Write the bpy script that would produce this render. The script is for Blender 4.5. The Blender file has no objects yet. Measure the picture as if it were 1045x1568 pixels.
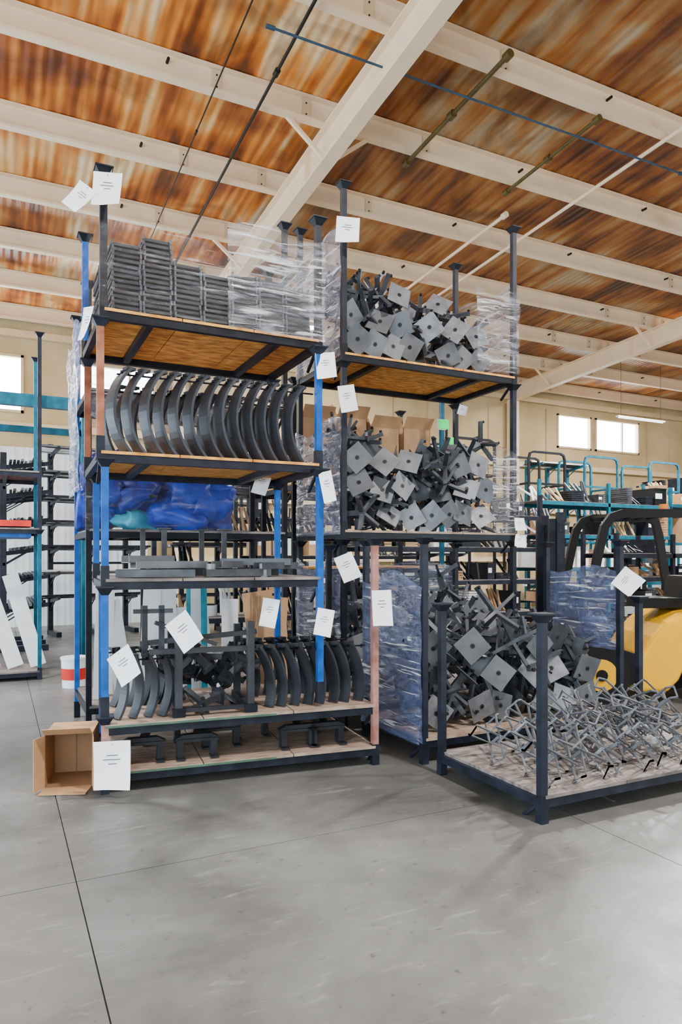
import bpy, math, random
from mathutils import Vector, Matrix, Euler
random.seed(11)
scene=bpy.context.scene
R=random.uniform
# ------------------------------------------------------------------ materials
MATS={}
def nodes(name):
    m=bpy.data.materials.new(name); m.use_nodes=True
    nt=m.node_tree; return m,nt,nt.nodes['Principled BSDF']
def mat(name,c,rough=.5,metal=0.,var=.18,scale=6.,bump=.0,emit=0,c2=None,stretch=(1,1,1),bscale=60,lo=.35,hi=.65,spec=.4):
    m,nt,b=nodes(name)
    tc=nt.nodes.new('ShaderNodeTexCoord'); mp=nt.nodes.new('ShaderNodeMapping'); mp.inputs['Scale'].default_value=stretch
    nt.links.new(tc.outputs['Object'],mp.inputs[0])
    n=nt.nodes.new('ShaderNodeTexNoise'); n.inputs['Scale'].default_value=scale; n.inputs['Detail'].default_value=6
    nt.links.new(mp.outputs[0],n.inputs['Vector'])
    cr=nt.nodes.new('ShaderNodeValToRGB')
    if c2 is None: c2=tuple(min(1,x*(1+var)) for x in c); c=tuple(x*(1-var) for x in c)
    cr.color_ramp.elements[0].color=(*c,1); cr.color_ramp.elements[1].color=(*c2,1)
    cr.color_ramp.elements[0].position=lo; cr.color_ramp.elements[1].position=hi
    nt.links.new(n.outputs[0],cr.inputs[0]); nt.links.new(cr.outputs[0],b.inputs['Base Color'])
    b.inputs['Roughness'].default_value=rough; b.inputs['Metallic'].default_value=metal; b.inputs['Specular IOR Level'].default_value=spec
    if bump:
        n2=nt.nodes.new('ShaderNodeTexNoise'); n2.inputs['Scale'].default_value=bscale
        nt.links.new(mp.outputs[0],n2.inputs['Vector'])
        bp=nt.nodes.new('ShaderNodeBump'); bp.inputs['Strength'].default_value=bump; bp.inputs['Distance'].default_value=.01
        nt.links.new(n2.outputs[0],bp.inputs['Height']); nt.links.new(bp.outputs[0],b.inputs['Normal'])
    if emit:
        b.inputs['Emission Color'].default_value=(*c2,1); b.inputs['Emission Strength'].default_value=emit
    MATS[name]=m; return m
mat('blue_paint',(.003,.085,.36),.35,0,.25,9,spec=.25)
mat('turq_paint',(.004,.10,.16),.4,0,.25,9,spec=.25)
mat('black_paint',(.006,.008,.013),.42,0,.4,12,spec=.22)
mat('dark_steel',(.011,.014,.024),.42,0,.4,10,spec=.25)
mat('steel',(.060,.067,.079),.42,.3,.3,7,spec=.3)
mat('steel_light',(.125,.135,.15),.42,.3,.22,5,spec=.3)
mat('steel_dull',(.022,.025,.031),.45,.1,.3,8,spec=.28)
mat('bracket_steel',(.040,.045,.055),.36,.3,.25,5,spec=.35)
mat('zinc',(.19,.20,.22),.42,.4,.2,10)
mat('pink_rust',(.26,.10,.08),.6,0,.3,c2=(.44,.23,.19),scale=9)
mat('rust_orange',(.20,.055,.02),.6,0,c2=(.38,.14,.075),scale=9)
mat('osb',(.42,.15,.02),.75,0,c2=(.90,.46,.10),scale=9,stretch=(1,4,1),bump=.3)
mat('ply_pale',(.22,.15,.11),.7,0,c2=(.42,.32,.25),scale=7,stretch=(1,5,1),bump=.2)
mat('ply_grey',(.10,.085,.08),.6,0,c2=(.27,.23,.21),scale=5,stretch=(1,4,1),bump=.2)
mat('green_edge',(.06,.12,.08),.6,0,.25,5)
mat('paper',(.96,.97,.98),.7,0,.01,3)
mat('ink',(.12,.12,.14),.7)
mat('cardboard',(.52,.31,.16),.8,0,.12,5)
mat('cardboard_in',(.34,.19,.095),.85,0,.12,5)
mat('yellow_paint',(.90,.46,.0),.32,0,.02,3)
mat('rubber',(.010,.010,.011),.7,spec=.2)
mat('mach_black',(.006,.007,.009),.38,spec=.25)
mat('red_paint',(.6,.02,.01),.4)
mat('white_paint',(.80,.82,.84),.45,0,.06,4)
mat('cream_beam',(.86,.67,.46),.5,0,.05,2)
mat('wall_beige',(.42,.31,.15),.8,0,c2=(.60,.47,.27),scale=.6)
mat('wall_white',(.76,.80,.83),.6,0,.05,1)
mat('trim_cream',(.66,.52,.32),.6,0,.06,2)
mat('pipe_dark',(.012,.011,.010),.5,spec=.2)
mat('pipe_olive',(.08,.055,.01),.5)
mat('pipe_blue',(.02,.06,.11),.5)
mat('blue_cloth',(.003,.010,.15),.35,0,c2=(.015,.07,.50),scale=4,bump=.8,bscale=9)
mat('teal_cloth',(.02,.30,.40),.5,0,.3,5)
mat('tan_goods',(.5,.35,.18),.7,0,.2,5)
mat('green_led',(.0,.65,.12),.5,emit=.9)
mat('lamp_glow',(1,1,1),.5,0,0,emit=30)
mat('tube_glow',(1,1,1),.5,0,0,emit=4)
mat('window_glow',(.9,.96,1),.5,0,0,emit=16)
mat('orange_goods',(.75,.2,.02),.6)
mat('joint_dark',(.03,.03,.03),.9)

def ceiling_mat():
    m,nt,b=nodes('ceiling_deck_stained'); L=nt.links
    tc=nt.nodes.new('ShaderNodeTexCoord')
    def noise(sc,st,det=5,dist=0):
        mp=nt.nodes.new('ShaderNodeMapping'); mp.inputs['Scale'].default_value=st; L.new(tc.outputs['Object'],mp.inputs[0])
        n=nt.nodes.new('ShaderNodeTexNoise'); n.inputs['Scale'].default_value=sc; n.inputs['Detail'].default_value=det; n.inputs['Distortion'].default_value=dist
        L.new(mp.outputs[0],n.inputs['Vector']); return n
    n1=noise(1.0,(5,.4,1),3,.2); nb=noise(.7,(1.1,.8,1),3,.4)
    ad=nt.nodes.new('ShaderNodeMath'); ad.operation='MULTIPLY_ADD'; ad.inputs[1].default_value=.60; L.new(nb.outputs[0],ad.inputs[0])
    m2=nt.nodes.new('ShaderNodeMath'); m2.operation='MULTIPLY'; m2.inputs[1].default_value=.43; L.new(n1.outputs[0],m2.inputs[0]); L.new(m2.outputs[0],ad.inputs[2])
    cr=nt.nodes.new('ShaderNodeValToRGB'); e=cr.color_ramp.elements
    e[0].position=.39; e[0].color=(.13,.026,.004,1); e[1].position=.63; e[1].color=(.90,.66,.38,1)
    x=e.new(.45); x.color=(.38,.088,.010,1); x=e.new(.52); x.color=(.72,.24,.03,1); x=e.new(.575); x.color=(.84,.45,.15,1)  # pale stops paint sunlit streaks into the deck colour
    L.new(ad.outputs[0],cr.inputs[0])
    ns=noise(.55,(1.4,1,1),6,1.4); cs=nt.nodes.new('ShaderNodeValToRGB'); q=cs.color_ramp.elements
    q[0].position=.36; q[0].color=(.38,.30,.26,1); q[1].position=.50; q[1].color=(1,1,1,1); L.new(ns.outputs[0],cs.inputs[0])
    mst=nt.nodes.new('ShaderNodeMix'); mst.data_type='RGBA'; mst.blend_type='MULTIPLY'; mst.inputs[0].default_value=.8; L.new(cr.outputs[0],mst.inputs[6]); L.new(cs.outputs[0],mst.inputs[7])
    # deck colour is multiplied darker east of the main girder
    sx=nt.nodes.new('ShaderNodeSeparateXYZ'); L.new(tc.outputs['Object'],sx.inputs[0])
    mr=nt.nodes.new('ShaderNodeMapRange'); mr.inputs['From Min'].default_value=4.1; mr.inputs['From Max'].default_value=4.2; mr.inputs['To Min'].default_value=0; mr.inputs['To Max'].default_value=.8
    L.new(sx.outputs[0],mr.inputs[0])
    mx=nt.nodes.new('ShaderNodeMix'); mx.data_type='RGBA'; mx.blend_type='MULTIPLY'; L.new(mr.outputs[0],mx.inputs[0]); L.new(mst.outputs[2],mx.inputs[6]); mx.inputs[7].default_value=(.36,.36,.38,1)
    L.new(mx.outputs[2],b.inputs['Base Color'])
    b.inputs['Roughness'].default_value=.38
    w=nt.nodes.new('ShaderNodeTexWave'); w.inputs['Scale'].default_value=2.2; w.bands_direction='X'; L.new(tc.outputs['Object'],w.inputs[0])
    bp=nt.nodes.new('ShaderNodeBump'); bp.inputs['Strength'].default_value=.45; bp.inputs['Distance'].default_value=.03
    L.new(w.outputs[1],bp.inputs['Height']); L.new(bp.outputs[0],b.inputs['Normal'])
    MATS['ceil']=m
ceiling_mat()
def floor_mat():
    m,nt,b=nodes('floor_concrete'); L=nt.links
    tc=nt.nodes.new('ShaderNodeTexCoord')
    def noise(sc,det=6,st=(1,1,1),dist=0):
        mp=nt.nodes.new('ShaderNodeMapping'); mp.inputs['Scale'].default_value=st; L.new(tc.outputs['Object'],mp.inputs[0])
        n=nt.nodes.new('ShaderNodeTexNoise'); n.inputs['Scale'].default_value=sc; n.inputs['Detail'].default_value=det; n.inputs['Roughness'].default_value=.62; n.inputs['Distortion'].default_value=dist
        L.new(mp.outputs[0],n.inputs['Vector']); return n
    n=noise(.9,9,dist=.4); cr=nt.nodes.new('ShaderNodeValToRGB'); e=cr.color_ramp.elements
    e[0].position=.32; e[0].color=(.070,.070,.064,1); e[1].position=.68; e[1].color=(.19,.19,.185,1)
    L.new(n.outputs[0],cr.inputs[0])
    n3=noise(16,4); cr3=nt.nodes.new('ShaderNodeValToRGB'); e=cr3.color_ramp.elements
    e[0].position=.28; e[0].color=(.35,.35,.35,1); e[1].position=.38; e[1].color=(1,1,1,1); L.new(n3.outputs[0],cr3.inputs[0])
    mu=nt.nodes.new('ShaderNodeMix'); mu.data_type='RGBA'; mu.blend_type='MULTIPLY'; mu.inputs[0].default_value=.7
    L.new(cr.outputs[0],mu.inputs[6]); L.new(cr3.outputs[0],mu.inputs[7])
    n5=noise(2.2,8,(1,6,1),1.5); cr5=nt.nodes.new('ShaderNodeValToRGB'); e=cr5.color_ramp.elements
    e[0].position=.58; e[0].color=(0,0,0,1); e[1].position=.75; e[1].color=(.4,.4,.4,1); L.new(n5.outputs[0],cr5.inputs[0])
    m2=nt.nodes.new('ShaderNodeMix'); m2.data_type='RGBA'; L.new(cr5.outputs[0],m2.inputs[0]); L.new(mu.outputs[2],m2.inputs[6]); m2.inputs[7].default_value=(.38,.38,.37,1)
    L.new(m2.outputs[2],b.inputs['Base Color'])
    n2=noise(1.3,4); mr=nt.nodes.new('ShaderNodeMapRange'); mr.inputs['From Min'].default_value=.3; mr.inputs['From Max'].default_value=.7
    mr.inputs['To Min'].default_value=.30; mr.inputs['To Max'].default_value=.50; L.new(n2.outputs[0],mr.inputs[0]); L.new(mr.outputs[0],b.inputs['Roughness'])
    b.inputs['Specular IOR Level'].default_value=.5
    bp=nt.nodes.new('ShaderNodeBump'); bp.inputs['Strength'].default_value=.2; bp.inputs['Distance'].default_value=.01
    n4=noise(5,4); L.new(n4.outputs[0],bp.inputs['Height']); L.new(bp.outputs[0],b.inputs['Normal'])
    MATS['floor']=m
floor_mat()
def film_mat(name,tint,amin,amax,sc=(3,3,9),lo=.45,hi=.72,gl=.09,st=(.58,.68)):
    m=bpy.data.materials.new(name); m.use_nodes=True; nt=m.node_tree; L=nt.links
    b=nt.nodes['Principled BSDF']; out=nt.nodes['Material Output']
    b.inputs['Roughness'].default_value=.08; b.inputs['Specular IOR Level'].default_value=1
    tc=nt.nodes.new('ShaderNodeTexCoord')
    def noise(sc,scale,det,dist):
        mp=nt.nodes.new('ShaderNodeMapping'); mp.inputs['Scale'].default_value=sc; mp.inputs['Rotation'].default_value=(.05,.12,0)
        L.new(tc.outputs['Object'],mp.inputs[0])
        n=nt.nodes.new('ShaderNodeTexNoise'); n.inputs['Scale'].default_value=scale; n.inputs['Detail'].default_value=det; n.inputs['Distortion'].default_value=dist
        L.new(mp.outputs[0],n.inputs['Vector']); return n
    n=noise(sc,1.6,7,1.2); s=noise((1.3,1.3,18),1.6,4,1.0)
    mr=nt.nodes.new('ShaderNodeMapRange'); mr.inputs['From Min'].default_value=lo; mr.inputs['From Max'].default_value=hi
    mr.inputs['To Min'].default_value=amin; mr.inputs['To Max'].default_value=amax; L.new(n.outputs[0],mr.inputs[0])
    ms=nt.nodes.new('ShaderNodeMapRange'); ms.inputs['From Min'].default_value=st[0]; ms.inputs['From Max'].default_value=st[1]; ms.inputs['To Max'].default_value=.9; L.new(s.outputs[0],ms.inputs[0])
    mx2=nt.nodes.new('ShaderNodeMix'); mx2.data_type='RGBA'; L.new(ms.outputs[0],mx2.inputs[0]); mx2.inputs[6].default_value=(*tint,1); mx2.inputs[7].default_value=(.95,.97,1,1)  # white streaks paint highlights into the film's base colour
    L.new(mx2.outputs[2],b.inputs['Base Color'])
    ma=nt.nodes.new('ShaderNodeMath'); ma.operation='MAXIMUM'; L.new(mr.outputs[0],ma.inputs[0])
    mm=nt.nodes.new('ShaderNodeMath'); mm.operation='MULTIPLY'; mm.inputs[1].default_value=min(1,amax*1.35); L.new(ms.outputs[0],mm.inputs[0]); L.new(mm.outputs[0],ma.inputs[1])
    bp=nt.nodes.new('ShaderNodeBump'); bp.inputs['Strength'].default_value=1; bp.inputs['Distance'].default_value=.06
    L.new(n.outputs[0],bp.inputs['Height']); L.new(bp.outputs[0],b.inputs['Normal'])
    t=nt.nodes.new('ShaderNodeBsdfTransparent'); t.inputs[0].default_value=(.95,.955,.98,1)
    g=nt.nodes.new('ShaderNodeBsdfGlossy'); g.inputs['Roughness'].default_value=.08; g.inputs['Color'].default_value=(.95,.97,1,1); L.new(bp.outputs[0],g.inputs['Normal'])
    mx=nt.nodes.new('ShaderNodeMixShader'); L.new(ma.outputs[0],mx.inputs[0]); L.new(t.outputs[0],mx.inputs[1]); L.new(b.outputs[0],mx.inputs[2])
    m3=nt.nodes.new('ShaderNodeMixShader'); m3.inputs[0].default_value=gl; L.new(mx.outputs[0],m3.inputs[1]); L.new(g.outputs[0],m3.inputs[2])
    L.new(m3.outputs[0],out.inputs[0]); MATS[name]=m
film_mat('film_clear',(.42,.45,.54),.04,.48,(2,2,12),.5,.7,.08,(.53,.63))
film_mat('film_faint',(.4,.43,.5),.0,.16,(2,2,10),.55,.8,.04,(.60,.72))
film_mat('film_blue',(.13,.19,.40),.36,.72,gl=.12,st=(.56,.67))
film_mat('film_violet',(.13,.15,.29),.22,.56,gl=.12,st=(.55,.67))

# ------------------------------------------------------------------ mesh builder
class MB:
    def __init__(s): s.v=[];s.f=[];s.m=[];s.M=Matrix();s.keys=[];s.sm=[]
    def k(s,key):
        if key not in s.keys: s.keys.append(key)
        return s.keys.index(key)
    def add(s,vs,fs,key,M=None,smooth=False):
        o=len(s.v); T=s.M if M is None else s.M@M
        s.v+= [T@Vector(p) for p in vs]; i=s.k(key)
        for f in fs: s.f.append([o+a for a in f]); s.m.append(i); s.sm.append(smooth)
    def box(s,c,sz,key,M=None):
        x,y,z=[a/2 for a in sz]; cx,cy,cz=c
        vs=[(cx+a*x,cy+b*y,cz+d*z) for a in(-1,1) for b in(-1,1) for d in(-1,1)]
        s.add(vs,[(0,1,3,2),(4,6,7,5),(0,4,5,1),(2,3,7,6),(0,2,6,4),(1,5,7,3)],key,M)
    def bb(s,a,b,key,M=None):
        s.box([(a[i]+b[i])/2 for i in range(3)],[abs(b[i]-a[i]) for i in range(3)],key,M)
    def bar(s,p,q,w,h,key,up=(0,0,1)):
        p=Vector(p);q=Vector(q);d=(q-p); l=d.length; d.normalize(); up=Vector(up)
        if abs(d.dot(up))>.98: up=Vector((0,1,0))
        x=d.cross(up).normalized(); z=x.cross(d)
        M=Matrix((( x.x,d.x,z.x,p.x),(x.y,d.y,z.y,p.y),(x.z,d.z,z.z,p.z),(0,0,0,1)))
        s.box((0,l/2,0),(w,l,h),key,M)
    def cyl(s,p,q,r,key,n=12,r2=None,caps=True):
        p=Vector(p);q=Vector(q);d=(q-p).normalized(); r2=r if r2 is None else r2
        a=d.cross(Vector((0,0,1)) if abs(d.z)<.9 else Vector((1,0,0))).normalized(); b=d.cross(a)
        vs=[];fs=[]
        for i in range(n):
            t=2*math.pi*i/n; o=a*math.cos(t)+b*math.sin(t); vs+=[p+o*r,q+o*r2]
        for i in range(n): j=(i+1)%n; fs.append((2*i,2*j,2*j+1,2*i+1))
        s.add(vs,fs,key,smooth=True)
        if caps: s.add(vs,[[2*i for i in range(n)][::-1],[2*i+1 for i in range(n)]],key)
    def prism(s,pts,y0,y1,key,M=None):
        n=len(pts); vs=[(x,y0,z) for x,z in pts]+[(x,y1,z) for x,z in pts]
        fs=[list(range(n)),list(range(2*n-1,n-1,-1))]+[(i,n+i,n+(i+1)%n,(i+1)%n) for i in range(n)]
        s.add(vs,fs,key,M)
    def strip(s,pts,wd,w,t,key,smooth=True):
        wd=Vector(wd).normalized(); vs=[];fs=[]; n=len(pts); P=[Vector(p) for p in pts]
        for i in range(n):
            tg=(P[min(i+1,n-1)]-P[max(i-1,0)]).normalized(); nn=tg.cross(wd).normalized()
            for a,b in((-1,-1),(1,-1),(1,1),(-1,1)): vs.append(P[i]+wd*a*w/2+nn*b*t/2)
        for i in range(n-1):
            for j in range(4): k=(j+1)%4; fs.append((4*i+j,4*i+k,4*i+4+k,4*i+4+j))
        fs+= [(0,3,2,1),(4*n-4,4*n-3,4*n-2,4*n-1)]
        s.add(vs,fs,key)
    def sheet(s,p0,du,dv,nu,nv,amp,key,drape=0):
        p0=Vector(p0);du=Vector(du);dv=Vector(dv); nn=du.cross(dv).normalized(); vs=[];fs=[]
        ph=[R(0,6) for _ in range(6)]
        for j in range(nv+1):
            for i in range(nu+1):
                u=i/nu;v=j/nv
                w=math.sin(9*u+5*v+ph[0])+.7*math.sin(17*v-6*u+ph[1])+.5*math.sin(23*u+11*v+ph[2])+R(-.5,.5)
                e=drape*math.sin(7*u+ph[3])*(v if v>.5 else 0)
                vs.append(p0+du*u+dv*(v+e*.1)+nn*w*amp)
        for j in range(nv):
            for i in range(nu):
                a=j*(nu+1)+i; fs.append((a,a+1,a+nu+2,a+nu+1))
        s.add(vs,fs,key,smooth=True)
    def obj(s,name,parent=None,bevel=0):
        me=bpy.data.meshes.new(name); me.from_pydata([tuple(v) for v in s.v],[],s.f)
        for k in s.keys: me.materials.append(MATS[k])
        me.polygons.foreach_set('material_index',s.m); me.polygons.foreach_set('use_smooth',s.sm); me.update()
        o=bpy.data.objects.new(name,me); scene.collection.objects.link(o)
        if parent: o.parent=parent
        if bevel:
            b=o.modifiers.new('b','BEVEL'); b.width=bevel; b.segments=3; b.limit_method='ANGLE'
        return o
def empty(name,loc=(0,0,0),rot=0):
    e=bpy.data.objects.new(name,None); e.empty_display_size=.1; e.location=loc; e.rotation_euler=(0,0,rot); scene.collection.objects.link(e); return e

# ------------------------------------------------------------------ room
def roof(Y): return 8.02-.05*(Y-6.55)
X0,X1,Y0,Y1=-7.5,27,-6,18
b=MB()
jx=[X0,.35,3.2,6.05,9.7,13.4,17,21,X1]; jy=[Y0,-.4,3.68,7.3,11,14.7,Y1]; g=.003
for i in range(len(jx)-1):
    for j in range(len(jy)-1):
        b.bb((jx[i]+g,jy[j]+g,-.12),(jx[i+1]-g,jy[j+1]-g,0),'floor')
b.bb((X0,Y0,-.16),(X1,Y1,-.012),'joint_dark')
b.obj('floor')
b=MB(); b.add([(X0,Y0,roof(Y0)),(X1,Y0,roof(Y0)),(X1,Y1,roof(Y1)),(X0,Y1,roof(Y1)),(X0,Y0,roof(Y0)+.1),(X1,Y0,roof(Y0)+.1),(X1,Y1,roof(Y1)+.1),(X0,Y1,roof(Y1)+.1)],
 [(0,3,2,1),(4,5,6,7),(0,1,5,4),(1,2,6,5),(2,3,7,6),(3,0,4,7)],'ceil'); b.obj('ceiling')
wins=[(-2.2,.55,5.0,6.35),(1.75,3.6,5.0,6.35),(17.0,18.55,5.35,6.5),(18.75,20.9,5.35,6.5)]
b=MB(); T=.2; top=roof(Y1)
xs=[X0]+sorted([w[0] for w in wins]+[w[1] for w in wins])+[X1]
for i in range(len(xs)-1):
    w=[w for w in wins if abs(w[0]-xs[i])<1e-6]
    if w:
        b.bb((xs[i],Y1,0),(xs[i+1],Y1+T,w[0][2]),'wall_beige'); b.bb((xs[i],Y1,w[0][3]),(xs[i+1],Y1+T,top),'wall_beige')
    else: b.bb((xs[i],Y1,0),(xs[i+1],Y1+T,top),'wall_beige')
x=X0
b.bb((X0,Y1-.04,0),(3.4,Y1-.002,4.2),'wall_white')
while x<3.3: b.bb((x,Y1-.075,0),(x+.06,Y1-.03,4.2),'wall_white'); x+=.3
for z in(1.5,3.1,4.6,6.75): b.bb((3.5 if z<4.5 else X0,Y1-.14,z),(X1,Y1-.002,z+.16),'trim_cream')
x=4.5
while x<X1:
    if not any(w[0]-.05<x<w[1]+.02 for w in wins): b.bb((x,Y1-.06,0),(x+.03,Y1-.002,6.6),'wall_beige')
    x+=1.2
b.obj('wall_back')
b=MB(); b.bb((X1,Y0,0),(X1+.2,Y1,roof(Y1)),'wall_beige'); b.obj('wall_right')
b=MB(); doors=[(-4.5,2.0),(4.0,9.0),(11.5,16.5)]; yy=Y0
for d in doors: b.bb((X0-.2,yy,0),(X0,d[0],roof(Y1)),'wall_white'); b.bb((X0-.2,d[0],4.8),(X0,d[1],roof(Y1)),'wall_white'); yy=d[1]
b.bb((X0-.2,yy,0),(X0,Y1,roof(Y1)),'wall_white'); b.bb((X0-.2,Y0,roof(Y1)),(X0,Y1,roof(Y1)+.1),'wall_white')
b.obj('wall_left')
b=MB(); doors=[(-6.0,-1.0),(10,15)]; xx=X0
for d in doors: b.bb((xx,Y0-.2,0),(d[0],Y0,roof(Y0)),'wall_beige'); b.bb((d[0],Y0-.2,4.8),(d[1],Y0,roof(Y0)),'wall_beige'); xx=d[1]
b.bb((xx,Y0-.2,0),(X1,Y0,roof(Y0)),'wall_beige'); b.obj('wall_front')
for i,w in enumerate(wins):
    b=MB(); f=.06
    b.bb((w[0],Y1+.1,w[2]),(w[1],Y1+.12,w[3]),'window_glow')
    for a in((w[0],w[2],w[0]+f,w[3]),(w[1]-f,w[2],w[1],w[3]),(w[0],w[2],w[1],w[2]+f),(w[0],w[3]-f,w[1],w[3])):
        b.bb((a[0],Y1-.05,a[1]),(a[2],Y1+.09,a[3]),'trim_cream')
    if i!=2: m=(w[0]+w[1])/2+.3; b.bb((m-.025,Y1+.02,w[2]),(m+.025,Y1+.09,w[3]),'trim_cream')
    b.obj('window_%d'%(i+1))
def girder(X):
    e=empty('roof_girder',(0,0,0)); b=MB()
    za=roof(Y0)-.34; zb=roof(Y1)-.34
    def seg(x0,x1,dz0,dz1):
        b.add([(x0,Y0,za+dz0),(x1,Y0,za+dz0),(x1,Y1,zb+dz0),(x0,Y1,zb+dz0),(x0,Y0,za+dz1),(x1,Y0,za+dz1),(x1,Y1,zb+dz1),(x0,Y1,zb+dz1)],
        [(0,3,2,1),(4,5,6,7),(0,1,5,4),(1,2,6,5),(2,3,7,6),(3,0,4,7)],'cream_beam')
    seg(X-.012,X+.012,-.45,0); seg(X-.10,X+.10,-.47,-.445); seg(X-.10,X+.10,-.025,0)
    y=Y0+1
    while y<Y1:
        z=roof(y)-.34; b.bb((X-.095,y-.008,z-.45),(X+.095,y+.008,z-.02),'cream_beam'); y+=3.6
    b.obj('beam',e)
    b=MB()
    b.bb((X-.14,Y1-.4,0),(X+.14,Y1-.38,roof(Y1)-.8),'cream_beam'); b.bb((X-.14,Y1-.16,0),(X+.14,Y1-.14,roof(Y1)-.8),'cream_beam'); b.bb((X-.01,Y1-.38,0),(X+.01,Y1-.16,roof(Y1)-.8),'cream_beam')
    b.obj('column',e); return e
PY=[8.8+1.8*k for k in range(-8,6)]
for X in(-6.6,4.13,14.9):
    e=girder(X); b=MB()
    for k,y in enumerate(PY):
        if k%2==0:
            for sgn in(-1,1):
                z=roof(y); b.bar((X+sgn*.05,y,z-.78),(X+sgn*.65,y,z-.3),.05,.05,'cream_beam')
    b.obj('knee_braces',e)
for y in PY:
    b=MB(); z=roof(y)
    b.bb((X0,y-.01,z-.34),(X1,y+.01,z-.005),'cream_beam')
    b.bb((X0,y-.1,z-.35),(X1,y+.02,z-.335),'cream_beam')
    b.bb((X0,y-.1,z-.335),(X1,y-.09,z-.31),'cream_beam')
    b.bb((X0,y-.1,z-.02),(X1,y+.1,z-.006),'cream_beam')
    for gx in(-6.6,4.13,14.9):
        for dx in(-1.6,-.35,.35,1.6):
            b.bb((gx+dx-.06,y-.04,z-.33),(gx+dx+.06,y-.01,z-.03),'trim_cream')
            for zz in(-.1,-.25): b.cyl((gx+dx,y-.05,z+zz),(gx+dx,y-.04,z+zz),.012,'pipe_dark',6)
    for k in range(12): xx=X0+1+k*2.8; b.cyl((xx,y-.105,z-.12),(xx,y-.012,z-.12),.02,'pipe_dark',6)
    b.obj('roof_purlin')
def pipe(name,p,q,r,key):
    b=MB(); b.cyl(p,q,r,key,10)
    p=Vector(p);q=Vector(q); d=(q-p).normalized()
    for t in [0,.5,1]: c=p.lerp(q,t); b.cyl(c-d*.05,c+d*.05,r*1.8,key,10)
    b.obj(name)
pipe('ceiling_pipe',(3.06,0,roof(0)-.42),(3.06,16,roof(16)-.42),.02,'pipe_dark')
pipe('ceiling_pipe',(2.45,2,roof(2)-.42),(2.45,17,roof(17)-.42),.01,'pipe_dark')
pipe('ceiling_pipe',(5.47,6.6,roof(6.6)-.42),(5.47,8.9,roof(8.9)-.42),.03,'pipe_olive')
pipe('ceiling_pipe',(7.34,7.0,roof(7)-.42),(7.34,8.9,roof(8.9)-.42),.028,'pipe_olive')
pipe('ceiling_conduit',(2.7,7.25,7.45),(16,7.25,7.45),.014,'pipe_blue')
pipe('ceiling_pipe',(7.8,9.5,roof(9.5)-.4),(7.8,16,roof(16)-.4),.03,'cream_beam')
pipe('ceiling_pipe',(8.6,6.5,roof(6.5)-.4),(8.6,14,roof(14)-.4),.03,'cream_beam')

# ------------------------------------------------------------------ stacking racks
def rack(name,x,y,rot,W,D,decks,posts,frame='black_paint',wood='osb',edge=None):
    e=empty(name,(x,y,0),math.radians(rot)); b=MB()
    for cx,cy,z0,z1,k in posts:
        px,py=cx*W,cy*D; s=.024
        b.bb((px-s,py-s,z0),(px+s,py+s,z1),k)
        b.bb((px-s-.004,py-s-.004,z0),(px+s+.004,py+s+.004,z0+.16),frame)
        b.add([(px-s,py-s,z1-.03),(px+s,py-s,z1-.03),(px+s,py+s,z1-.03),(px-s,py+s,z1-.03),
               (px-.055,py-.055,z1+.02),(px+.055,py-.055,z1+.02),(px+.055,py+.055,z1+.02),(px-.055,py+.055,z1+.02)],
              [(0,1,5,4),(1,2,6,5),(2,3,7,6),(3,0,4,7),(4,5,6,7)],frame)
        b.bb((px-.06,py-.06,z1+.02),(px+.06,py+.06,z1+.03),frame)
    b.obj('posts',e)
    b=MB(); h=.055
    for z in decks:
        for (a,c) in(((0,0),(1,0)),((0,1),(1,1)),((0,0),(0,1)),((1,0),(1,1))):
            b.bar((a[0]*W,a[1]*D,z-.02-h/2),(c[0]*W,c[1]*D,z-.02-h/2),.045,h,frame)
        for t in(.2,.8): b.bar((t*W,0,z-.045),(t*W,D,z-.045),.05,.05,frame)
        for cx in(0,1): b.bar((cx*W,.03,z-.07),(cx*W,.2,z-.2),.02,.02,frame)
    b.obj('deck_frame',e)
    b=MB()
    for z in decks:
        for t in range(3): b.bb((W*t/3+.004,-.03,z-.02),(W*(t+1)/3-.004,D+.03,z),wood)
        if edge: b.bb((0,-.036,z-.022),(W*.6,-.031,z-.008),edge)
    b.obj('deck_boards',e)
    return e
def P4(z0,z1,*k):
    k=list(k)
    if len(k)==1: k=k*4
    return [(0,0,z0,z1,k[0]),(1,0,z0,z1,k[1]),(0,1,z0,z1,k[2]),(1,1,z0,z1,k[3])]
AX,AY=.656,4.975
rackA=rack('stacking_rack',AX,AY,-6.2,1.99,1.1,[.15,.47],[(0,0,0,.5,'pink_rust'),(0,0,.5,1.38,'blue_paint'),(1,0,0,1.73,'pink_rust'),(0,1,0,1.4,'blue_paint'),(1,1,0,1.7,'black_paint')],'dark_steel','ply_pale',edge='green_edge')
rackB1=rack('stacking_rack',AX,AY,-4,1.56,1.1,[1.46],[(0,0,1.39,2.25,'blue_paint'),(1,0,.5,2.25,'blue_paint'),(0,1,1.4,2.25,'blue_paint'),(1,1,.5,2.25,'blue_paint')],'dark_steel','ply_grey')
rackB2=rack('stacking_rack',AX-.03,AY,-2,1.6,1.1,[2.33],[(0,0,2.27,3.2,'rust_orange'),(1,0,2.27,3.2,'blue_paint'),(0,1,2.27,3.2,'rust_orange'),(1,1,2.27,3.2,'dark_steel')],'dark_steel','osb')
rackB3=rack('stacking_rack',AX-.01,AY,0,1.6,1.1,[3.3],P4(3.22,4.22,'black_paint','black_paint','blue_paint','black_paint'),'black_paint','osb')
CX,CY,CW,CD=2.84,5.72,1.97,1.02
C3=rack('stacking_rack',CX,CY,0,CW,CD,[3.48],P4(3.4,5.0,'dark_steel'),'black_paint','osb')
C2=rack('stacking_rack',CX,CY,0,CW,CD,[1.86],P4(1.78,3.37,'dark_steel'),'black_paint','ply_pale')
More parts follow.
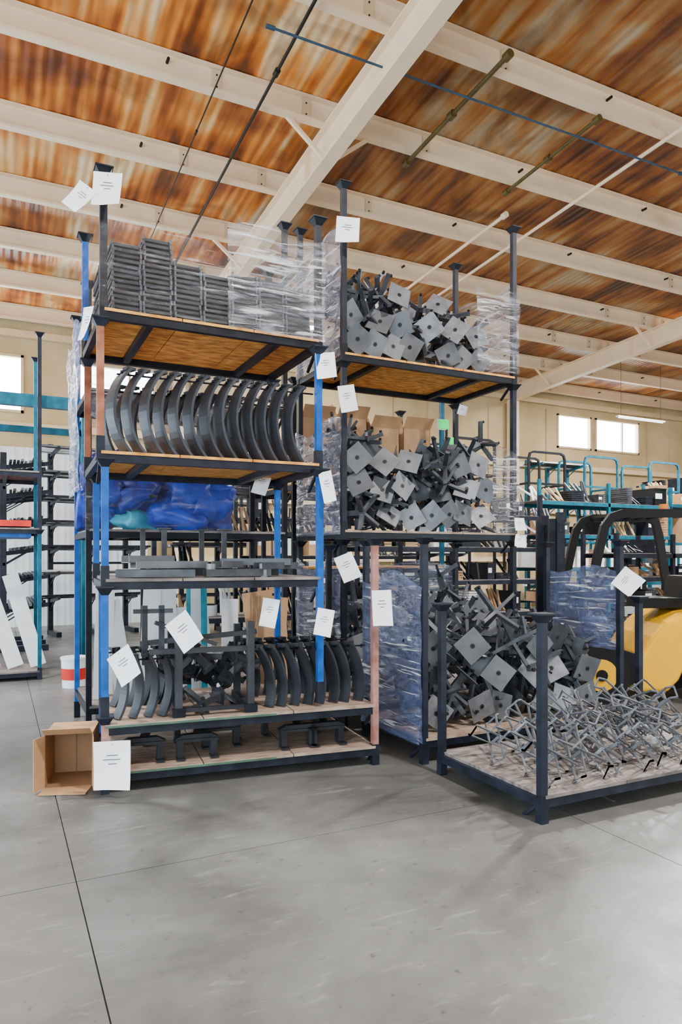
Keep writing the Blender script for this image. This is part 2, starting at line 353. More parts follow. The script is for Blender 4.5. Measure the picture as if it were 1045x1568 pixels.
C1=rack('stacking_rack',CX,CY,0,CW,CD,[.26],P4(0,1.75,'black_paint'),'black_paint','ply_grey')
DX,DY,DW,DD=2.985,4.6,2.12,.95
rD=rack('stacking_rack',DX,DY,0,DW,DD,[.2],P4(0,1.74,'dark_steel'),'dark_steel','ply_pale')
rE=rack('stacking_rack',2.958,3.255,0,2.06,1.06,[.17],P4(0,1.24,'dark_steel'),'dark_steel','ply_grey')
rG=rack('stacking_rack',.72,6.5,0,1.85,1.0,[.3,1.86,3.1],[(0,0,0,4.0,'black_paint'),(1,0,0,4.9,'black_paint'),(0,1,0,4.0,'blue_paint'),(1,1,0,4.3,'black_paint')],'black_paint','ply_grey')
rH=rack('stacking_rack',3.0,7.3,0,2.0,1.0,[.3,1.5,2.45],P4(0,3.6,'black_paint','turq_paint','black_paint','black_paint'),'black_paint','osb')

# ------------------------------------------------------------------ table base piles
def table_base(b,M,pl='steel_light',s=.225,L=.32,arm=.3):
    old=b.M; b.M=M
    b.box((0,0,0),(s,s,.007),pl)
    b.cyl((0,0,.0036),(0,0,.006),.022,'steel_dull',8); b.cyl((0,0,.004),(0,0,.0085),.011,'black_paint',6)
    b.box((0,0,-.012),(.07,.07,.02),'steel')
    b.box((0,0,-L/2),(.05,.05,L),'steel')
    for k in range(4):
        a=math.pi/2*k+math.pi/4; d=Vector((math.cos(a),math.sin(a),0))
        b.bar(d*.02+Vector((0,0,-L+.02)),d*arm+Vector((0,0,-L-.05)),.028,.042,'steel')
        b.cyl(d*(arm-.02)+Vector((0,0,-L-.05)),d*(arm-.02)+Vector((0,0,-L-.085)),.014,'rubber',6)
    b.M=old
def base_pile(name,x,y,z,W,D,hf,rows,nfill,seed):
    random.seed(seed); b=MB()
    for i in range(nfill):
        px=R(.22,W-.22); py=R(.3,D-.22); h=hf(px/W); pz=R(.2,max(.25,h-.12))
        M=Matrix.Translation((px,py,pz))@Euler((R(0,6.3),R(0,6.3),R(0,6.3))).to_matrix().to_4x4()
        table_base(b,M,random.choice(['steel_light','steel','steel']),L=R(.2,.3),arm=R(.2,.26))
    for (zz,n,off) in rows:
        for i in range(n):
            px=.15+(W-.3)*(i+off+R(-.15,.15))/n; h=hf(px/W)
            if zz>h-.05 or px>W-.12: continue
            if R(0,1)<.25:
                M=Matrix.Translation((px,R(.2,.3),zz))@Euler((math.radians(R(30,150)),R(0,6),R(0,6))).to_matrix().to_4x4(); table_base(b,M,'steel',L=.22,arm=.22); continue
            M=Matrix.Translation((px,R(.06,.16),zz+R(-.03,.03)))@Euler((math.radians(90+R(-32,22)),0,math.radians(R(-42,12)))).to_matrix().to_4x4()@Euler((0,0,math.radians(45+R(-28,28)))).to_matrix().to_4x4()
            table_base(b,M,random.choice(['steel_light','steel_light','zinc']),L=.2,arm=.2)
    for v in b.v:
        if v.z<.004: v.z=.004
    o=b.obj(name); o.location=(x,y,z); return o
base_pile('table_base_pile',CX,CY,3.48,CW,CD,lambda t:.95 if t<.4 else .95-.5*(t-.4)/.6,[(.17,8,.1),(.42,6,.0),(.66,4,.3)],38,3)
base_pile('table_base_pile',CX,CY,1.86,CW,CD,lambda t:1.0 if t<.85 else .75,[(.17,8,.1),(.42,7,.3),(.68,6,.05)],50,4)
base_pile('table_base_pile',CX,CY,.26,CW,CD,lambda t:1.1,[(.8,6,.1),(.55,6,.3)],40,5)
base_pile('table_base_pile',DX,DY,.2,DW,DD,lambda t:1.0 if t<.55 else .75,[(.17,8,.2),(.42,6,.3),(.68,5,.1)],55,6)

# ------------------------------------------------------------------ wire frames on front cart
random.seed(21); b=MB()
def wire_x(b,M,k,L=.22):
    old=b.M; b.M=M
    for a in(.7,-.7):
        c,s_=math.cos(a),math.sin(a)
        pts=[(-L*c-.05,0,-L*s_),(-L*c,0,-L*s_),(L*c,0,L*s_),(L*c+.05,0,L*s_)]
        for yy in(0,.11):
            P=[(p[0],p[1]+yy,p[2]) for p in pts]
            for q in range(3): b.bar(P[q],P[q+1],.012,.012,k)
        for e_ in(0,3): p=pts[e_]; b.bar((p[0],0,p[2]),(p[0],.11,p[2]),.012,.012,k)
    b.bar((0,0,0),(0,.11,0),.02,.02,k)
    b.M=old
for row in range(3):
    for i in range(9):
        px=.30+i*.19+R(-.025,.025); py=.18+row*.28
        M=Matrix.Translation((px,py,.16+R(-.01,.02)+.05*row*min(1,i/2)))@Euler((R(-.85,-.65),R(-.15,.15),R(.45,.75))).to_matrix().to_4x4()
        wire_x(b,M,random.choice(['steel_light','steel_light','zinc']))
for i in range(6):
    M=Matrix.Translation((R(.8,1.85),R(.4,.85),R(.28,.36)))@Euler((R(-1.2,-.5),R(-.4,.4),R(0,3))).to_matrix().to_4x4(); wire_x(b,M,'steel_light')
for v in b.v: v.z=max(.008,v.z); v.x=min(max(v.x,.06),2.02); v.y=min(max(v.y,.04),1.02)
o=b.obj('wire_frame_pile'); o.location=(2.958,3.255,.17)

# ------------------------------------------------------------------ curved brackets
def curved(name,parent,x0,y0,z,n,dx,H,face,rotdeg,w=.09,t=.02,rows=1,lean=0,dy=.35,a0=.75):
    b=MB(); Rr=H/2/math.sin(a0); rd=math.radians(rotdeg); ux=Vector((math.cos(rd),math.sin(rd),0)); wy=Vector((-math.sin(rd),math.cos(rd),0))
    for r in range(rows):
        for i in range(n):
            o=Vector((x0+i*dx+R(-.008,.008),y0+r*dy,z)); pts=[]; jl=R(-.01,.01)
            for k in range(17):
                a=-a0+2*a0*k/16
                pts.append(o+ux*(-face*(Rr*math.cos(a)-Rr*math.cos(a0))+(lean+jl)*(k/16-.5))+Vector((0,0,H/2+Rr*math.sin(a))))
            b.strip(pts,wy,w,t,'bracket_steel' if r==0 else 'steel_dull')
            b.bar(pts[-1]-ux*.03,pts[-1]+ux*.04,.06,.02,'steel_dull')
            b.cyl(pts[-2]-ux*.03,pts[-2]+ux*.03,.012,'black_paint',6)
        b.cyl((x0-.08,y0+r*dy,z+H*.93),(x0+n*dx,y0+r*dy,z+H*.93),.007,'black_paint',6)
    return b.obj(name,parent)
e=empty('curved_bracket_row',(AX-.03,AY,0),math.radians(-2))
curved('brackets',e,.2,.12,2.335,13,.108,.60,1,22,w=.11,rows=2,dy=.55,a0=.85)
e=empty('curved_bracket_row',(AX,AY,0),math.radians(-6.2))
curved('brackets',e,1.12,.12,.475,8,.104,.47,-1,30,w=.09,rows=2,lean=-.12,dy=.45,a0=.6)
e=empty('curved_bracket_row',(AX,AY,0),math.radians(-6.2))
curved('brackets',e,.08,.12,.475,4,.105,.44,-1,30,w=.085,rows=2,dy=.45,a0=.6)

# ------------------------------------------------------------------ plate stacks on top tier
random.seed(5); b=MB()
hs=[.52,.60,.44,.43,.45,.46,.43]
x=.06
for i,h in enumerate(hs):
    w=.215
    for r in range(3):
        hh=h-(.08*r if i%2 else -.03*r)
        n=int(hh/.036)
        for k in range(n):
            ox=R(-.006,.006); z=k*.036
            y=.05+r*.34
            b.bb((x+ox,y+R(-.004,.004),z),(x+w-.014+ox,y+.3,z+.02),'steel_dull')
            b.bb((x+ox,y-.010,z+.002),(x+.014+ox,y+.02,z+.034),'steel')
            b.bb((x+w-.028+ox,y-.010,z+.002),(x+w-.014+ox,y+.02,z+.034),'steel')
            b.bb((x+.05+ox,y+.04,z+.02),(x+w-.06+ox,y+.28,z+.027),'black_paint')
    x+=w
o=b.obj('steel_plate_stack'); o.location=(AX-.01,AY,3.3)

# ------------------------------------------------------------------ stretch film
def film(name,sheets):
    b=MB()
    for p0,du,dv,key,amp in sheets:
        b.sheet(p0,du,dv,30,24,amp,key,drape=.5)
    return b.obj(name)
random.seed(9)
film('stretch_film_wrap',[((AX-.05,AY-.04,3.3),(.95,0,0),(0,0,.6),'film_faint',.004),((AX+.85,AY-.05,3.28),(.78,0,0),(.0,0,.78),'film_clear',.008),((AX+1.63,AY-.03,3.3),(0,1.16,0),(0,0,.85),'film_clear',.006),
   ((AX-.05,AY+1.14,3.25),(0,-1.18,0),(0,0,.8),'film_faint',.006)])
film('stretch_film_wrap',[((CX-.04,CY-.02,3.45),(0,CD+.04,0),(0,0,1.15),'film_violet',.006)])
film('stretch_film_wrap',[((CX+CW+.04,CY-.02,3.5),(0,CD+.04,0),(0,0,.98),'film_clear',.008),((CX+CW-.5,CY-.05,3.5),(.54,0,0),(0,0,.8),'film_clear',.008)])
film('stretch_film_wrap',[((CX-.04,CY-.02,1.82),(0,CD+.04,0),(0,0,1.05),'film_violet',.006)])
film('stretch_film_wrap',[((CX+CW+.04,CY-.02,1.86),(0,CD+.04,0),(0,0,.95),'film_clear',.008),((CX+CW-.3,CY-.05,1.86),(.34,0,0),(0,0,.8),'film_clear',.008)])
film('stretch_film_wrap',[((CX-.04,CY-.02,.3),(0,CD+.04,0),(0,0,1.25),'film_violet',.006)])
film('stretch_film_wrap',[((DX-.035,DY-.02,.14),(0,DD+.04,0),(0,0,1.3),'film_blue',.006)])
film('stretch_film_wrap',[((DX+DW+.035,DY-.02,.75),(0,DD+.04,0),(0,0,.75),'film_blue',.006)])
film('stretch_film_wrap',[((CX+CW*.4,CY+CD+.05,.9),(CW*.6,0,0),(0,0,.65),'film_blue',.006)])
film('stretch_film_wrap',[((.66,6.42,1.84),(1.5,0,0),(0,0,.8),'film_faint',.010)])
film('stretch_film_wrap',[((.72,6.44,2.75),(1.6,0,0),(0,0,.6),'film_violet',.008)])
film('stretch_film_wrap',[((.64,7.5,2.2),(0,-1,0),(0,0,1.5),'film_blue',.008)])

# blue bundle
random.seed(3); b=MB()
for i in range(26):
    cx=R(.12,1.30); cy=R(.15,.7); cz=R(.08,.62)
    M=Matrix.Translation((cx,cy,cz))@Euler((R(-.5,.5),R(-.7,.7),R(0,3))).to_matrix().to_4x4()
    k='teal_cloth' if i%7==5 else 'blue_cloth'; n=10; vs=[];fs=[]
    for u in range(n+1):
        for v in range(n*2):
            th=math.pi*u/n; ph=math.pi*v/n; rr=1+.12*math.sin(5*ph+i)+.1*math.sin(7*th+i)
            sg=lambda a:math.copysign(abs(a)**.6,a)
            vs.append((.30*sg(math.sin(th))*sg(math.cos(ph))*rr,.22*sg(math.sin(th))*sg(math.sin(ph))*rr,.12*sg(math.cos(th))*rr))
    for u in range(n):
        for v in range(2*n): fs.append((u*2*n+v,(u+1)*2*n+v,(u+1)*2*n+(v+1)%(2*n),u*2*n+(v+1)%(2*n)))
    b.add(vs,fs,k,M,True)
for v in b.v: v.z=max(.0,v.z); v.y=max(-.02,v.y); v.x=max(-.04,min(1.46,v.x))
o=b.obj('wrapped_blue_cushion_bundle'); o.location=(.72,6.53,1.865)
b=MB(); random.seed(12)
for i in range(7):
    x=.12+i*.2; b.bar((x,.15+R(0,.1),.0),(x+R(-.12,.12),.3,.75+R(0,.4)),.17,.008,'white_paint',up=(0,1,0))
b.bar((.9,.1,.0),(.9,.14,1.2),.04,.01,'teal_cloth',up=(0,1,0)); b.bar((1.05,.1,.0),(1.05,.14,1.2),.06,.01,'teal_cloth',up=(0,1,0))
b.cyl((1.35,.3,0),(1.35,.3,.3),.12,'white_paint',16); b.cyl((1.35,.3,.12),(1.35,.3,.2),.123,'orange_goods',16)
b.obj('white_panels').location=(.75,6.55,.305)

# channels on rack B1
b=MB(); random.seed(8)
def channel(b,p,q,w,h,key):
    p=Vector(p);q=Vector(q); b.bar(p,q,w,.006,key)
    s=(q-p).cross(Vector((0,0,1))).normalized()*w/2
    up=Vector((0,0,h/2)); b.bar(p+s+up,q+s+up,.006,h,key); b.bar(p-s+up,q-s+up,.006,h,key)
for (x0,y0,x1,y1,z,k) in((.08,.12,.62,.05,.0,'steel'),(.1,.3,.6,.25,0,'steel_dull'),(.2,.15,.75,.35,.06,'steel_light'),(.7,.1,1.2,.14,0,'steel'),(.75,.3,1.3,.25,0,'steel_dull'),(.8,.15,1.05,.4,.06,'steel_light'),(1.1,.1,1.45,.3,.05,'steel'),(.3,.5,1.2,.6,0,'steel_dull'),(.15,.2,.5,.4,.1,'steel_light'),(.9,.45,1.4,.2,.08,'steel')):
    channel(b,(x0,y0,z+.01),(x1,y1,z+.01),.09,.05,k)
for x in(.75,1.15): b.cyl((x,.12,.0),(x,.12,.1),.035,'zinc',12)
for x,y in((.5,.75),(.35,.9),(1.0,.8),(.85,1.0)):
    b.bar((x,y,0),(x,y,.38),.04,.03,'steel'); b.box((x,y,.38),(.1,.1,.01),'steel')
o=b.obj('steel_channel_parts'); o.location=(AX,AY,1.46); o.rotation_euler=(0,0,math.radians(-4))

# fixture frames on rack A
e=empty('steel_fixture_frame',(AX,AY,.475),math.radians(-6.2)); b=MB()
for x in(.50,1.02):
    b.bar((x,.06,0),(x,.06,.62 if x<1 else .66),.05,.06,'bracket_steel'); b.bar((x,.55,0),(x,.55,.6),.05,.05,'steel_dull')
    b.bar((x,.03,.03),(x,.65,.03),.05,.05,'steel_dull'); b.box((x,.3,.36),(.05,.5,.04),'steel_dull')
    b.box((x,.03,.03),(.09,.03,.06),'black_paint')
b.bar((.3,.1,.46),(1.12,.1,.46),.05,.035,'bracket_steel'); b.bar((.25,.3,.5),(1.12,.3,.56),.05,.035,'steel')
b.bar((.5,.06,.04),(1.02,.06,.04),.035,.03,'steel_dull'); b.bar((.35,.2,.66),(.8,.25,.48),.04,.03,'steel')
for x in(.28,.4): b.bar((x,.25,.35),(x,.25,.78),.04,.04,'bracket_steel')
b.bar((.2,.25,.74),(.48,.25,.74),.04,.03,'steel')
b.obj('frame',e)
random.seed(17); b=MB()
for i in range(14):
    cx=R(.62,.92); cy=R(.2,.9); M=Matrix.Translation((cx,cy,.08+R(0,.25)))@Euler((R(0,6),R(0,6),R(0,6))).to_matrix().to_4x4()
    table_base(b,M,'steel_dull',s=.12,L=.2,arm=.16)
for v in b.v: v.z=max(.004,v.z)
o=b.obj('steel_leg_parts'); o.location=(AX,AY,.475); o.rotation_euler=(0,0,math.radians(-6.2))
b=MB()
for i,(x,y) in enumerate(((.12,.12),(.5,.1),(.72,.35),(1.28,.12),(1.5,.12),(.3,.6),(1.0,.55),(1.65,.5))):
    z=.13
    b.box((x+.14,y+.05,z),(.3,.09,.02),'steel_dull')
    for dx in(.02,.26): b.box((x+dx,y+.05,z/2),(.045,.08,z),'steel_dull'); b.box((x+dx,y+.0,.01),(.06,.1,.01),'steel_dull')
    b.prism([(x-.02,z+.01),(x+.3,z+.01),(x+.24,z+.04),(x+.04,z+.04)],y+.02,y+.08,'steel_dull')
    b.bar((x+.14,y+.05,z+.02),(x+.22,y+.45,z+.02),.06,.02,'steel_dull')
o=b.obj('pressed_steel_supports'); o.location=(AX,AY,.151); o.rotation_euler=(0,0,math.radians(-6.2))

# cardboard box
e=empty('cardboard_box',(.29,5.25,0),math.radians(-14)); b=MB(); w,h,d,t=.32,.38,.36,.006
b.bb((0,0,.004),(w,d,.01),'cardboard_in'); b.bb((0,0,h-t),(w,d,h),'cardboard'); b.bb((0,0,.01),(t,d,h-t),'cardboard_in'); b.bb((w-t,0,.01),(w,d,h-t),'cardboard_in'); b.bb((t,d-t,.01),(w-t,d,h-t),'cardboard_in')
b.bb((w/2-.003,d-t-.004,.01),(w/2+.003,d-t,h-t),'ink')
b.bar((0,0,h/2),(-.05,-.10,h/2),.005,h-.02,'cardboard'); b.bar((w,0,h/2),(w+.02,-.12,h/2),.005,h-.02,'cardboard')
b.bar((w/2,0,.006),(w/2-.02,-.16,.006),w-.01,.005,'cardboard'); b.bar((w/2,0,h-.003),(w/2,-.12,h+.06),w-.01,.005,'cardboard')
b.obj('panels',e)

# ------------------------------------------------------------------ paper tags
def tag(x,y,z,w,h,tilt=0,yaw=-15,curl=.03,lines=True):
    b=MB(); n=8; vs=[];fs=[]
    for j in range(n+1):
        for i in range(n+1):
            u=i/n-.5;v=-j/n
            yy=-curl*( (v*v)*1.2 + max(0,u+v*-.6-.4)*2)
            vs.append((u*w,yy,v*h+h/2))
    for j in range(n):
        for i in range(n): a=j*(n+1)+i; fs.append((a,a+1,a+n+2,a+n+1))
    b.add(vs,fs,'paper',smooth=True)
    if lines:
        for k,lw in enumerate((.3,.5,.22)):
            zz=h*.2-k*h*.09; b.box((0,-.0035-curl*((.5-zz/h)**2)*1.2,zz),(w*lw,.001,h*.018),'ink')
    b.cyl((0,-.004,h*.43),(0,.06,h*.47),.003,'ink',5)
    o=b.obj('paper_tag'); o.location=(x,y,z); o.rotation_euler=(0,math.radians(tilt),math.radians(yaw))
for t in [(.66,4.88,4.06,.19,.24,2,-20),(.50,4.95,4.0,.17,.19,38,-40),(2.84,5.64,4.56,.21,.25,4,-22),(.6,5.45,3.33,.13,.25,5,-60),
  (2.27,4.88,3.08,.15,.21,-4,-22),(2.84,5.64,3.04,.15,.25,-8,-22),(2.25,4.80,2.14,.10,.24,-12,-30),(2.1,5.85,2.26,.14,.2,15,-30),
  (2.83,5.62,1.52,.17,.24,-22,-20),(1.85,4.98,1.19,.13,.21,8,-30),(2.21,4.78,1.12,.13,.2,10,-25),(2.66,4.69,1.22,.15,.27,-2,-25),
  (1.18,4.86,1.09,.19,.24,-38,-30),(.78,4.87,.88,.19,.22,-35,-35),(.69,4.84,.23,.25,.31,-3,-25),(5.1,4.52,1.39,.2,.2,-50,-25),
  (4.82,5.64,1.95,.1,.13,0,-20),(4.82,5.64,1.78,.1,.13,12,-20),(4.8,6.6,3.3,.1,.13,20,-20)]:
    tag(*t)
b=MB(); b.box((0,0,0),(.12,.03,.1),'green_led'); b.box((0,.025,0),(.14,.03,.12),'white_paint'); b.box((.1,0,-.22),(.05,.03,.16),'green_led'); b.box((.05,.02,-.1),(.02,.02,.3),'mach_black'); o=b.obj('green_exit_sign'); o.location=(4.55,6.6,3.12)

# ------------------------------------------------------------------ forklift
fk=empty('forklift',(6.85,5.77,0),math.radians(154))
b=MB()
side=[(.34,.12),(.34,.36),(.28,.55),(.16,.74),(.0,.90),(-.20,1.0),(-.45,1.04),(-.95,1.02),(-1.13,.9),(-1.2,.6),(-1.15,.30),(-.86,.25),(-.78,.42),(-.62,.54),(-.40,.54),(-.22,.42),(-.14,.25),(-.02,.12)]
b.prism(side,-.5,.5,'yellow_paint'); b.obj('body_counterweight',fk,bevel=.05)
b=MB(); b.prism([(1.02,.25),(1.02,.75),(.8,.86),(.5,.6),(.2,.5),(.2,.2)],-.48,.48,'mach_black'); b.prism([(.62,.98),(.9,.86),(.98,1.25),(.86,1.3)],-.3,.3,'mach_black')
b.box((-.1,0,1.09),(.5,.48,.12),'mach_black'); b.prism([(-.38,1.05),(-.26,1.05),(-.34,1.4),(-.46,1.4)],-.22,.22,'mach_black')
b.cyl((.55,0,1.35),(.58,0,1.37),.16,'mach_black',20); b.cyl((.55,0,1.35),(.78,0,1.05),.025,'mach_black')
b.box((-.35,-.51,.75),(.35,.02,.1),'mach_black'); b.box((-.35,.51,.75),(.35,.02,.1),'mach_black')
b.obj('cowl_seat',fk,bevel=.02)
b=MB()
for y in(-.46,.46):
    b.strip([(.88,y,.8),(.84,y,1.2),(.74,y,1.7),(.68,y,1.95),(.60,y,2.06),(.48,y,2.1),(.1,y,2.1),(-.2,y,2.1),(-.3,y,2.05),(-.34,y,1.9),(-.42,y,1.4),(-.5,y,1.0)],(0,1,0),.07,.09,'mach_black')
for x in(.5,.36,.22,.08,-.06,-.2): b.bar((x,-.46,2.1),(x,.46,2.1),.05,.03,'mach_black')
b.obj('overhead_guard',fk)
b=MB()
for y in(-.3,.3):
    for dx,dy,zt in((0,0,2.12),(.07,.05,2.05)):
        b.bar((1.12+dx,y-math.copysign(dy,y),.08),(1.12+dx,y-math.copysign(dy,y),zt),.06,.09,'dark_steel',up=(1,0,0))
for z in(.3,1.1,1.95): b.bar((1.12,-.34,z),(1.12,.34,z),.05,.1,'dark_steel')
b.cyl((1.08,-.12,.3),(1.08,-.12,1.9),.035,'steel'); b.cyl((1.08,.12,.3),(1.08,.12,1.9),.035,'steel')
for z in(.35,.75): b.bar((1.26,-.5,z),(1.26,.5,z),.04,.1,'mach_black')
for y in(-.28,.28): b.box((1.31,y,.42),(.04,.1,.72),'mach_black'); b.box((1.6,y,.07),(.6,.1,.035),'mach_black')
b.obj('mast_forks',fk)
b=MB()
for x,r in((.75,.32),(-.5,.26)):
    for y in(-.46,.46):
        b.cyl((x,y-.1,r),(x,y+.1,r),r,'rubber',28); s=math.copysign(1,y); b.cyl((x,y+s*.08,r),(x,y+s*.11,r),r*.55,'yellow_paint',20); b.cyl((x,y+s*.1,r),(x,y+s*.125,r),r*.2,'mach_black',12)
b.obj('wheels',fk)
b=MB(); b.cyl((-.1,.2,2.12),(-.1,.2,2.22),.05,'orange_goods'); b.cyl((-.28,.515,1.15),(-.28,.515,1.25),.03,'green_led'); b.obj('beacon',fk)

# ------------------------------------------------------------------ left rack and goods
rL=rack('stacking_rack',-1.55,10.05,0,2.05,1.1,[.12,2.0,2.75],[(0,0,0,4.5,'black_paint'),(1,0,0,1.95,'turq_paint'),(1,0,1.95,4.55,'dark_steel'),(0,1,0,4.5,'black_paint'),(1,1,0,4.5,'turq_paint')],'dark_steel','ply_grey')
b=MB(); b.bar((-3,11.4,3.95),(1.3,11.4,3.95),.1,.18,'turq_paint'); b.bar((-3,11.9,3.6),(1.3,11.9,3.6),.08,.1,'turq_paint')
for x in(-2.8,1.2): b.bar((x,11.4,0),(x,11.4,3.9),.08,.08,'turq_paint'); b.bar((x,11.9,0),(x,11.9,3.9),.08,.08,'turq_paint'); b.bar((x,11.4,3.8),(x,11.9,3.8),.06,.08,'turq_paint')
b.obj('turquoise_gantry_frame')
b=MB(); b.box((1.0,.5,.05),(1.9,.95,.08),'red_paint'); b.box((1.0,.5,-.11),(1.9,.97,.05),'blue_paint'); b.box((.6,.5,.14),(.8,.6,.1),'mach_black')
b.obj('painted_sheet_parts').location=(-1.55,10.05,2.01)
b=MB(); random.seed(2)
for i in range(6): b.bar((-.9+i*.28,.2+R(-.05,.1),.02),(-1.25+i*.28,.3,1.3-R(0,.3)),.2,.03,'white_paint',up=(0,1,0))
b.obj('white_steel_brackets').location=(.0,10.1,.13)
def canti(x,y,rot,key='dark_steel',n=4,H=3.4):
    e=empty('cantilever_rack',(x,y,0),math.radians(rot)); b=MB()
    for k in range(3):
        xx=k*.8; b.bb((xx-.05,-.04,0),(xx+.05,.06,H),key); b.bb((xx-.05,-.7,0),(xx+.05,.06,.1),key)
        for j in range(n):
            z=.7+j*(H-.9)/(n-1)*.98; b.bar((xx,0,z),(xx,-.7,z+.1),.05,.07,key); b.bar((xx,0,z-.2),(xx,-.35,z+.02),.02,.02,key)
    b.bar((-.05,0,1.5),(1.65,0,1.5),.04,.05,key); b.bar((-.05,0,2.8),(1.65,0,2.8),.04,.05,key); b.obj('frame',e)
    b=MB()
    for j in range(n):
        z=.7+j*(H-.9)/(n-1)*.98
        for i in range(9): yy=-.1-i*.06; zz=z+.06+(-yy)*.14; b.bar((-.3+R(-.1,.1),yy,zz),(1.9+R(-.2,.1),yy+R(-.03,.03),zz+.01),.04,.04,random.choice(['steel','dark_steel','white_paint','dark_steel','steel_light']))
    b.obj('bar_stock',e)
canti(.1,13.2,90,n=6); canti(1.0,15.9,10,n=7,H=4)
canti(3.6,15.2,0,n=7,H=4.2); canti(9.3,15.6,0,'dark_steel',5,4.6); canti(14.5,16.6,0,'turq_paint',4,4.6)
b=MB(); b.cyl((0,0,0),(0,0,.36),.14,'white_paint',20,r2=.155); b.cyl((0,0,.1),(0,0,.24),.149,'red_paint',20,r2=.153); b.cyl((0,0,.35),(0,0,.375),.163,'white_paint',20)
b.obj('paint_bucket').location=(.86,9.3,0)

# ------------------------------------------------------------------ cluttered shelves behind
def shelf(name,x,y,rot,W,D,H,levels,fc,seed,pal,fill=.95):
    random.seed(seed); e=empty(name,(x,y,0),math.radians(rot)); b=MB()
    for cx in(0,W/2,W):
        for cy in(0,D): b.bb((cx-.03,cy-.03,0),(cx+.03,cy+.03,H),fc)
    zs=[.15+(H-.35)*i/(levels-1)*.93 for i in range(levels)]
    for z in zs:
        b.bb((0,-.03,z-.08),(W,.01,z-.01),fc); b.bb((0,D-.01,z-.08),(W,D+.03,z-.01),fc); b.bb((0,0,z-.012),(W,D,z),'ply_grey')
    b.obj('frame',e); b=MB()
    gap=(H-.35)/(levels-1)*.93
    for z in zs:
        xx=.08
        while xx<W-.35:
            w=R(.12,.4); h=R(.3,.9)*(gap-.12); k=random.choice(pal)
            if R(0,1)<fill:
                t=random.random()
                if t<.35:
                    b.bb((xx,.08,z),(xx+w,D-.1,z+h),k); b.bb((xx+.01,.075,z+h*.4),(xx+w*.6,.079,z+h*.7),'paper'); b.bb((xx-.004,.07,z+h-.03),(xx+w+.004,D-.09,z+h),k)
                elif t<.75:
                    for q in range(int(w/.05)): b.bar((xx+q*.05,R(.1,.3),z+.01),(xx+q*.05+R(-.03,.03),R(.2,D-.1),z+h),.03,.03,k)
                elif t<.85:
                    b.cyl((xx+w/2,D/2,z),(xx+w/2,D/2,z+h*.7),w/2,k,16); b.cyl((xx+w/2,D/2,z+h*.7),(xx+w/2,D/2,z+h*.78),w/2.4,'mach_black',16)
                else:
                    for q in range(int(h/.04)): b.bb((xx+R(-.01,.01),.1,z+q*.04),(xx+w,D-.1,z+q*.04+.03),k)
            xx+=w+R(.02,.07)
    b.obj('goods',e)
pal1=['mach_black','dark_steel','steel','cardboard','white_paint','mach_black','steel_light','dark_steel']
pal2=['tan_goods','cardboard','dark_steel','steel','mach_black','white_paint','steel','dark_steel','cardboard']
shelf('storage_shelf',1.9,9.6,0,2.8,.8,3.0,5,'dark_steel',31,pal1)
shelf('storage_shelf',4.9,9.4,0,3.6,.8,2.7,5,'dark_steel',32,pal2)
shelf('storage_shelf',9.2,10.2,0,3.6,.8,3.1,5,'turq_paint',33,pal2)
shelf('storage_shelf',8.8,8.0,0,2.6,.7,2.0,5,'dark_steel',37,pal2)
shelf('storage_shelf',4.6,13.2,0,3.8,.9,3.6,5,'black_paint',34,pal2)
shelf('storage_shelf',13.4,11.4,0,4.,.9,3.3,4,'turq_paint',35,pal2)
shelf('storage_shelf',17.5,14.2,0,5.,.9,3.8,4,'dark_steel',36,pal1)
for i,(x,y) in enumerate(((8.6,12.2),(13.2,13.0),(11.4,13.0),(15.5,13.0))):
    b=MB(); k='turq_paint' if i%2 else 'black_paint'
    for yy in(0,.9):
        b.strip([(0,yy,0),(0,yy,4.0),(.04,yy,4.12),(.14,yy,4.16),(1.0,yy,4.16),(1.1,yy,4.12),(1.14,yy,4.0),(1.14,yy,0)],(0,1,0),.05,.05,k)
    for z in(.3,2.0,3.4):
        for xx in(0,1.14): b.bar((xx,0,z),(xx,.9,z),.04,.05,k)
        b.bar((0,0,z),(1.14,0,z),.04,.05,k)
    for q in range(7): b.bar((.12+q*.14,.1,2.05),(.15+q*.14,.6,2.7+R(0,.6)),.05,.04,'steel')
    o=b.obj('hoop_transport_frame'); o.location=(x,y,0)
random.seed(40)
for i in range(4):
    b=MB(); w,d,h,t=.40,.45,R(.75,.85),.006
    b.bb((0,0,0),(w,d,.01),'cardboard')
    b.bb((0,0,0),(w,t,h),'cardboard'); b.bb((0,d-t,0),(w,d,h),'cardboard_in'); b.bb((0,0,0),(t,d,h),'cardboard'); b.bb((w-t,0,0),(w,d,h),'cardboard_in')
    b.bar((w/2,0,h),(w/2,-.1,h+.13),w,.005,'cardboard'); b.bar((0,d/2,h),(-.06,d/2,h+.14),.005,d,'cardboard',up=(0,1,0)); b.bar((w/2,d,h),(w/2,d+.08,h+.15),w,.005,'cardboard_in')
    o=b.obj('open_carton'); o.location=(3.18+i*.46,7.5,2.455)
b=MB()
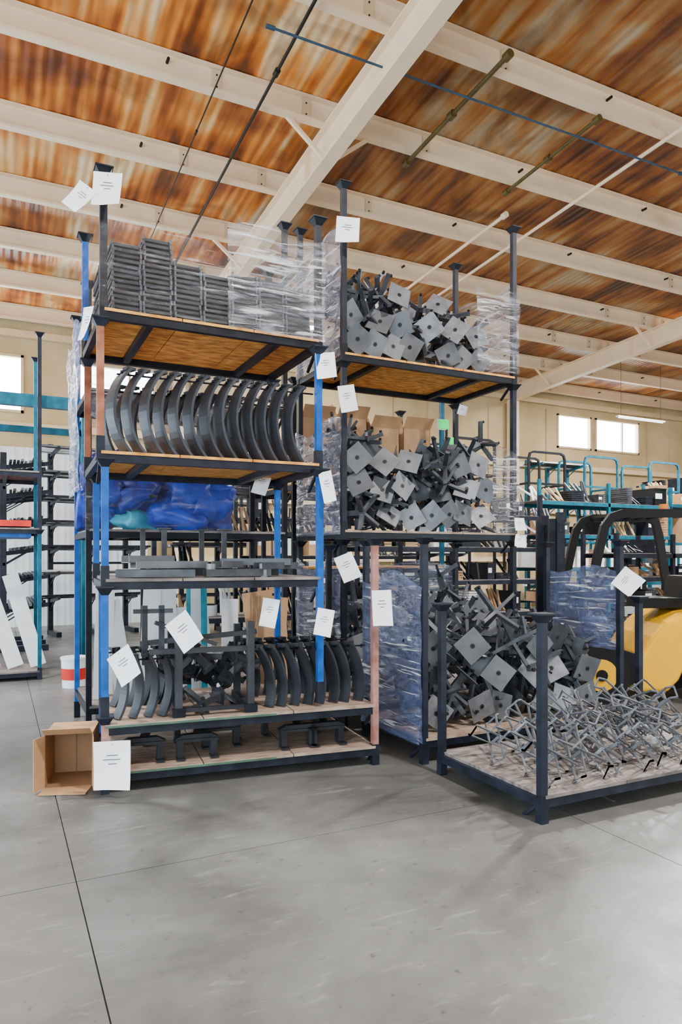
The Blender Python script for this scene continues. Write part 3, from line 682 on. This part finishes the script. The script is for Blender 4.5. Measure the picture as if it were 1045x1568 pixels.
for k in range(6): b.bar((R(0,.2),.03*k,0),(R(0,.2),.03*k+.06,1.1+R(0,.3)),.3,.008,'cardboard',up=(0,1,0))
b.obj('cardboard_sheets').location=(2.2,6.2,.0)
b=MB(); b.box((0,0,0),(1.9,.10,.04),'white_paint'); b.cyl((-.9,0,-.03),(.9,0,-.03),.015,'tube_glow',10); b.cyl((-.8,0,.02),(-.8,0,1.6),.006,'pipe_dark',5); b.cyl((.8,0,.02),(.8,0,1.6),.006,'pipe_dark',5)
b.obj('fluorescent_fixture').location=(16.6,14.2,5.6)
def highbay(x,y,power=900):
    e=empty('high_bay_lamp',(x,y,roof(y)-.62)); b=MB(); b.cyl((0,0,.0),(0,0,.14),.22,'cream_beam',24,r2=.09,caps=False); b.cyl((0,0,.14),(0,0,.26),.07,'cream_beam',14); b.cyl((0,0,.26),(0,0,.61),.008,'pipe_dark',6); b.cyl((0,0,.03),(0,0,.05),.17,'lamp_glow',20)
    b.obj('shade',e)
    l=bpy.data.lights.new('lamp','AREA'); l.shape='DISK'; l.size=.5; l.energy=power; l.color=(1,.97,.93); o=bpy.data.objects.new('lamp',l); scene.collection.objects.link(o); o.parent=e; o.location=(0,0,-.02)
for x,y,p in((10.9,7.7,1400),(-1.5,7.9,700),(9.6,1.5,600),(3.4,.7,750),(15.6,11.5,1400),(6.6,15,700),(20.5,9.6,900)): highbay(x,y,p)  # some lamps are added out of view for light, the last brightens far right

# ------------------------------------------------------------------ daylight
w=bpy.data.worlds.new('World'); scene.world=w; w.use_nodes=True
bg=w.node_tree.nodes['Background']; bg.inputs[0].default_value=(.72,.87,1,1); bg.inputs[1].default_value=11

# ------------------------------------------------------------------ camera
cam=bpy.data.cameras.new('camera'); co=bpy.data.objects.new('camera',cam); scene.collection.objects.link(co)
cam.sensor_fit='VERTICAL'; cam.sensor_height=36; cam.sensor_width=24; cam.lens=36*1070/1568; cam.shift_y=71/1568
co.location=(0,0,1.6); co.rotation_euler=(math.radians(90),0,math.radians(-26.2)); cam.clip_end=200
scene.camera=co
